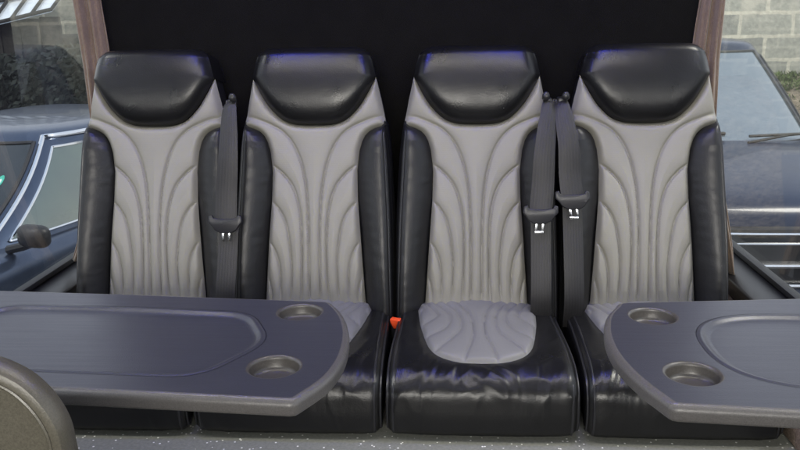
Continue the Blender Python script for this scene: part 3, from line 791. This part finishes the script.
def loft_rows(rows): return np.array(rows)
def make_car(name, label, paint, glass_front, glass_side, chrome_frames, zs=1.0, gk=.455, grille=False, sticker=False):
    root = empty(name, (0, 0, GZ)); tag(root, label, 'car', None)
    # lower body
    st = [(0.00, .62, .50), (.05, .72, .68), (.14, .80, .765), (.35, .86, .82), (.7, .885, .87), (1.1, .90, .915), (1.6, .905, .935), (2.4, .91, .95), (3.3, .905, .965), (3.9, .88, .97), (4.25, .84, .95), (4.45, .77, .86), (4.52, .68, .60)]
    S = catmull([(a, b, c) for a, b, c in st], 5); rows = []
    for y, w, zb in S:
        lo = .24 if .1 < y < 4.4 else .34
        cr = .035 if y < 1.4 or y > 3.9 else .03
        half = [(w * .90, lo), (w * .985, lo + .12), (w, .5 * (lo + zb)), (w * .985, zb - .10), (w * .955, zb - .035), (w * .90, zb - .004), (w * .72, zb + cr * .55), (w * .66, zb + cr * .55 + .006), (w * .38, zb + cr * .95), (0, zb + cr)]
        h = catmull(half, 3)
        full = list(h) + [(-x, z) for x, z in h[::-1][1:]]
        rows.append([(x, y, z * zs) for x, z in full])
    P = np.array(rows); mb = MB(); mb.grid(P, flip=False); m = P.shape[1]
    mb.f.append(tuple(range(m))); mb.f.append(tuple(range((len(P) - 1) * m + m - 1, (len(P) - 1) * m - 1, -1)))
    # closed underside
    mb.grid(np.stack([P[:, 0], P[:, -1]], 1), flip=True)
    mb.build('body', paint, root, angle=50)
    # greenhouse
    def gh(th, k, off=0.0):
        yc = 2.62 + .12 * k; a = 1.46 - .74 * k - .05 * math.sin(PI * k); b = .815 - .225 * k + .028 * math.sin(PI * k)
        e = 2 / 4.2; c, s = math.cos(th), math.sin(th)
        x = (b + off) * math.copysign(abs(s) ** e, s); y = yc - (a + off) * math.copysign(abs(c) ** e, c)
        z = .945 + gk * k - .02 * (1 - k) * (abs(c) ** 2) * (c > 0)
        return (x, y, z)
    rows = []; NT = 96
    for k in np.linspace(-.1, 1, 16): rows.append([gh(t, k) for t in np.linspace(0, 2 * PI, NT, endpoint=False)])
    base = rows[-1]
    for q, dz in ((.97, .018), (.90, .034), (.75, .046), (.5, .055), (.25, .060), (.01, .062)):
        rows.append([(x * q, 2.74 + (y - 2.74) * q, z + dz) for x, y, z in base])
    P = np.array(rows); P[..., 2] *= zs
    r = MB(); r.grid(P, close_v=True, flip=False); r.build('roof', paint, root, angle=60)
    def patch(nm, t0, t1, k0, k1, mat, frame=None, e0=0, e1=0, fr=.008):
        R_ = []
        for k in np.linspace(k0, k1, 18):
            a0 = t0 + e0 * (k - k0) / (k1 - k0); a1 = t1 + e1 * (k - k0) / (k1 - k0)
            R_.append([gh(t, k, .004) for t in np.linspace(a0, a1, 40)])
        Q = np.array(R_); Q[..., 2] *= zs
        b = MB(); b.grid(Q, flip=False); o = b.build(nm, mat, root, angle=80)
        loop = np.vstack([Q[0], Q[1:, -1], Q[-1, ::-1][1:], Q[::-1, 0][1:-1]])
        f = MB(); f.tube(loop, fr, 6, closed=True); f.build('window_trim', frame or M['seal'], o)
        return Q
    patch('windshield', -.70, .70, .03, .95, glass_front, M['seal'], fr=.012)
    for sg in (1, -1):
        for (a, b) in ((.96, 1.50), (1.60, 2.12)):
            t0, t1 = (a, b) if sg > 0 else (-b, -a)
            patch('side_window', t0, t1, .05, .88, glass_side, chrome_frames)
    patch('rear_window', PI - .68, PI + .68, .10, .93, glass_side)
    if chrome_frames is M['chrome']:
        for sg in (1, -1):
            pts = np.array([gh(sg * .80, k, .006) for k in np.linspace(-.02, 1.0, 24)] + [gh(sg * t, 1.0, .006) for t in np.linspace(.84, 2.2, 24)]); pts[:, 2] *= zs
            t = MB(); t.tube(pts, .014, 8); t.build('pillar_trim', M['chrome'], root)
    for sg in (1, -1):
        mi = MB(); a = np.linspace(0, PI, 14)
        rows = []
        for ph in np.linspace(0, PI, 14):
            rows.append([(.89 * sg + sg * (.09 * math.sin(ph) * abs(math.cos(t)) ** .6 * math.copysign(1, math.cos(t)) + .06), 1.48 - .055 * math.cos(ph), (1.02 + .058 * math.sin(ph) * math.copysign(abs(math.sin(t)) ** .6, math.sin(t))) * zs) for t in np.linspace(0, 2 * PI, 24, endpoint=False)])
        mi.grid(np.array(rows), close_v=True, flip=sg > 0)
        mi.tube([(.80 * sg, 1.46, .945 * zs), (.88 * sg, 1.47, .965 * zs), (.95 * sg, 1.48, .99 * zs)], .022, 8)
        mi.build('wing_mirror', M['seal'], root)
        # handle
        hd = MB(); hd.tube([(.913 * sg, 2.35, .80 * zs), (.935 * sg, 2.40, .81 * zs), (.935 * sg, 2.52, .815 * zs), (.913 * sg, 2.57, .815 * zs)], .011, 8); hd.build('door_handle', paint, root)
        hl = MB(); hp = []
        for v in np.linspace(0, 1, 8):
            hp.append([(sg * (.52 + .27 * u), .045 + .02 * v + .19 * u ** 2.2, (.60 + .12 * v) * zs) for u in np.linspace(0, 1, 12)])
        hl.grid(np.array(hp), flip=sg < 0); o = hl.build('headlight', M['headlamp'], root)
        for y in (.85, 3.55):
            w = MB(); prof = [(.0, .10), (.19, .10), (.21, .11), (.22, .10)]
            ty = MB(); tp = [(.215, -.10), (.30, -.105), (.325, -.08), (.328, 0), (.325, .08), (.30, .105), (.215, .10)]
            aa = np.arange(32) * 2 * PI / 32
            ty.grid(np.array([[(sg * (.80 + x), y + r_ * math.cos(t), .33 + r_ * math.sin(t)) for t in aa] for r_, x in tp]), close_v=True, flip=sg > 0)
            to = ty.build('wheel', M['rubber'], root)
            rm = MB(); rm.grid(np.array([[(sg * (.80 + x), y + r_ * math.cos(t), .33 + r_ * math.sin(t)) for t in aa] for r_, x in [(.01, .07), (.06, .085), (.07, .06), (.18, .05), (.205, .095), (.22, .095)]]), close_v=True, flip=sg > 0)
            rm.build('rim', M['steel'], to)
    wp = MB()
    for x0 in (-.45, .18):
        wp.tube([(x0, 1.13, .955 * zs), (x0 + .30, 1.24, .985 * zs), (x0 + .52, 1.29, .995 * zs)], .009, 6)
        wp.tube([(x0 + .03, 1.20, .985 * zs), (x0 + .52, 1.265, .995 * zs)], .010, 6)
    wp.build('wiper', M['rubber'], root)
    if grille:
        gb = MB(); gb.box((-.50, -.012, .36 * zs), (.50, .10, .69 * zs), .02); go = gb.build('grille', M['seal'], root)
        for z in (.665, .615, .50, .395):
            c = MB(); c.tube([(x, -.028 + .05 * abs(x / .62) ** 2.5, z * zs) for x in np.linspace(-.60, .60, 24)], .008 if z > .55 else .014, 8)
            c.build('chrome_bar', M['chrome'], go)
        bp = MB(); rows = []
        for z, d in ((.20, .03), (.24, -.03), (.31, -.05), (.36, -.04), (.40, .0)):
            rows.append([(x, d + .32 * abs(x / .84) ** 3.5, z * zs) for x in np.linspace(-.84, .84, 40)])
        bp.grid(np.array(rows), flip=False); bp.build('bumper', paint, root)
    if sticker:
        Q = []
        for k in np.linspace(0, 2 * PI, 24, endpoint=False):
            Q.append(gh(.50 + .035 * math.cos(k), .60 + .055 * math.sin(k), .007))
        Q = np.array(Q); Q[:, 2] *= zs; b = MB(); b.add(Q, [list(range(24))]); s1 = b.build('sticker', M['sticker'], root)
        Q = []
        for k in np.linspace(0, 2 * PI, 24, endpoint=False):
            Q.append(gh(.50 + .016 * math.cos(k), .60 + .024 * math.sin(k), .009))
        Q = np.array(Q); Q[:, 2] *= zs; b = MB(); b.add(Q, [list(range(24))]); b.build('sticker_centre', M['sticker_white'], s1)
    an = MB(); rows = []
    for q in np.linspace(0, 1, 8):
        w = .022 * (1 - q) ** .6; rows.append([(w * math.cos(t), 3.28 + .07 * (1 - q) * math.sin(t) + .05 * q, (1.0 + gk + .055 * q) * zs) for t in np.linspace(0, 2 * PI, 16, endpoint=False)])
    an.grid(np.array(rows), close_v=True, flip=False); an.build('antenna', M['steel'], root)
    return root

carL = make_car('parked_car', 'dark blue car with chrome window trim parked outside the left window', M['paint_navy'], M['car_glass'], M['car_glass_green_reflection'], M['chrome'], 1.0, .455, False, True)
carL.location = (-3.148, 2.426, -1.114); carL.rotation_euler = (0, 0, -.238)
carR = make_car('parked_car', 'black car with chrome grille bars facing the coach outside the right window', M['paint_black'], M['windshield'], M['car_glass'], M['seal'], 1.08, .55, True, False)
carR.location = (1.96, 4.28, GZ)
for c in (carL, carR): c['group'] = 'cars parked behind the coach'

# block wall with its bank of soil and grass, right
w = MB(); w.box((-1.0, 8.2, GZ), (9.0, 8.42, 1.25), .01); tag(w.build('block_wall', M['blocks']), 'pale grey concrete block wall behind the black car', 'wall')
bn = MB(); rows = []
for x in np.linspace(-1, 9, 120):
    rows.append([(x, y + .05 * mnoise.noise(Vector((x * 2, y, 0))), z + .07 * mnoise.noise(Vector((x * 3, y * 4, 1))) * (0 < i < 6)) for i, (y, z) in enumerate([(6.9, GZ - .05), (7.1, -.55), (7.25, -.2), (7.4, .0), (7.6, .14), (7.9, .24), (8.25, .30)])])
bn.grid(np.array(rows), flip=False); tag(bn.build('bank', M['soil'], angle=180), kind='structure')
gr = MB()
for i in range(9000):
    x = random.uniform(1.6, 6.5); y = random.uniform(7.72, 8.2) if random.random() < .94 else random.uniform(7.3, 7.7)
    z = float(np.interp(y, [7.1, 7.25, 7.4, 7.6, 7.9, 8.25], [-.55, -.2, 0, .14, .24, .30])) - .01
    h = random.uniform(.025, .065); a = random.uniform(0, 2 * PI); wd = random.uniform(.006, .011); lx, ly = random.uniform(-.05, .05), random.uniform(-.06, .03)
    ca, sa = math.cos(a) * wd, math.sin(a) * wd
    gr.add([(x - ca, y - sa, z), (x + ca, y + sa, z), (x + lx * .5 + ca * .6, y + ly * .5 + sa * .6, z + h * .6), (x + lx, y + ly, z + h)], [(0, 1, 2), (0, 2, 3)])
tag(gr.build('grass', M['grass'], smooth=False), 'green grass along the foot of the block wall', 'grass', kind='stuff')

# dark timber shed with a glazed lean-to, left
sh = empty('shed', (-5.2, 8.6, GZ)); tag(sh, 'dark timber shed with a milky glazed lean-to roof behind the blue car', 'shed')
b = MB()
for i in range(14):
    x0 = -1.9 + i * .22; b.box((x0, 0, 0), (x0 + .208, .06, 1.72 + .2 * (i / 13)), .006)
b.box((-1.9, .062, 0), (1.18, 2.0, 1.70), .01)
b.build('wall', M['dark_wood'], sh)
A, B, Cc, D = map(np.array, ((-1.6, -.9, 1.30), (1.12, -.02, 1.97), (1.25, 1.4, 2.9), (-1.6, .9, 2.7)))
rp = MB(); rp.grid(np.array([[A * (1 - u) * (1 - v) + B * u * (1 - v) + Cc * u * v + D * (1 - u) * v for u in np.linspace(0, 1, 12)] for v in np.linspace(0, 1, 8)])); ro = rp.build('glazed_roof', M['glazing'], sh)
bars = MB()
for u in np.linspace(0, 1, 15): bars.tube([A * (1 - u) + B * u + [0, -.02, .02], D * (1 - u) + Cc * u + [0, -.02, .02]], .018, 6)
for v in np.linspace(0, 1, 5): bars.tube([A * (1 - v) + D * v + [0, -.025, .025], B * (1 - v) + Cc * v + [0, -.025, .025]], .022, 6)
bars.build('glazing_bar', M['dark_wood'], ro)

w2 = MB(); w2.box((-7.5, 10.75, GZ), (-1.3, 10.95, 1.9), .01); tag(w2.build('block_wall', M['blocks']), 'shaded block wall end beside the left curtain, behind the shed', 'wall')
hd = MB()
for i in range(16000):
    x = random.uniform(-7.5, -2.4); y = random.uniform(7.2, 8.3); zt = .62 + .16 * mnoise.noise(Vector((x * 1.3, 0, 2))) ; z = GZ + (zt - GZ) * random.random() ** .6
    s = random.uniform(.025, .05); n1 = Vector((random.gauss(0, 1), random.gauss(0, 1), random.gauss(0, 1))).normalized(); t1 = n1.orthogonal().normalized() * s; t2 = n1.cross(t1) * .6
    c = Vector((x, y, z)); hd.add([c - t1, c + t2, c + t1, c - t2], [(0, 1, 2, 3)])
tag(hd.build('hedge', M['foliage'], smooth=False), 'dark shaded hedge between the blue car and the shed', 'hedge')

# ------------------------------------------------------------------ light
wd = bpy.data.worlds.new('World'); scene.world = wd; wd.use_nodes = True; nt = wd.node_tree
bg = nt.nodes['Background']; tc = nt.nodes.new('ShaderNodeTexCoord'); sp = nt.nodes.new('ShaderNodeSeparateXYZ'); L(nt, tc.outputs['Generated'], sp.inputs[0])
mr = nt.nodes.new('ShaderNodeMapRange'); mr.inputs[1].default_value = -1; mr.inputs[2].default_value = 1; L(nt, sp.outputs[2], mr.inputs[0])
L(nt, ramp(nt, mr.outputs[0], [(.40, (.10, .10, .10)), (.50, (.80, .80, .80)), (.62, (.84, .88, .95)), (1.0, (.55, .66, .85))]), bg.inputs[0])
bg.inputs[1].default_value = 1.6

def area(name, loc, target, size, power, col, sy=None):
    l = bpy.data.lights.new(name, 'AREA'); l.energy = power; l.color = col; l.size = size
    if sy: l.shape = 'RECTANGLE'; l.size_y = sy
    o = bpy.data.objects.new(name, l); COL.objects.link(o); o.location = loc
    o.rotation_euler = (Vector(target) - Vector(loc)).to_track_quat('-Z', 'Y').to_euler(); return o
area('windscreen_light', (0, -1.3, 1.15), (0, 2.1, .5), 1.6, 58, (1, .965, .89), .42)
area('ceiling_light', (0, 1.40, 1.60), (0, 1.60, .4), 1.7, 12, (1, .95, .87), .07)
area('aisle_light', (0, .60, 1.60), (0, 1.0, .4), 1.5, 3.0, (.66, .68, 1.0), .05)
area('cabin_light_left', (-.50, 1.70, 1.60), (-.46, 2.1, .5), .42, 4.2, (.06, .08, 1.0), .035)
area('cabin_light_right', (.48, 1.70, 1.60), (.44, 2.1, .5), .42, 4.2, (.06, .08, 1.0), .035)
area('yard_daylight_fill', (6.5, 2.0, 9.0), (3.2, 7.5, 0), 3.0, 1500, (1, .95, .85))  # added lamp in place of daylight on the wall and right car
area('yard_daylight_fill', (-7.5, 0.0, 9.0), (-2.5, 4.0, 0), 3.0, 500, (1, .97, .92))  # second added lamp, daylight for the blue car's side

# ------------------------------------------------------------------ camera
cam = bpy.data.cameras.new('camera'); co = bpy.data.objects.new('camera', cam); COL.objects.link(co)
cam.sensor_width = 36; cam.lens = 797.84 / 800 * 36; cam.clip_start = .02; cam.clip_end = 500
r_ = Vector((.99816122, .05867042, -.01523033)); u_ = Vector((-.0003879950, .257442332, .966293586)); f_ = Vector((-.06061378, .96451087, -.25699172))
mat = Matrix((r_, u_, -f_)).transposed().to_4x4(); mat.translation = (.14515, 0, .93374)
co.matrix_world = mat
scene.camera = co
scene.view_settings.view_transform = 'Standard'; scene.view_settings.look = 'None'; scene.view_settings.exposure = 0
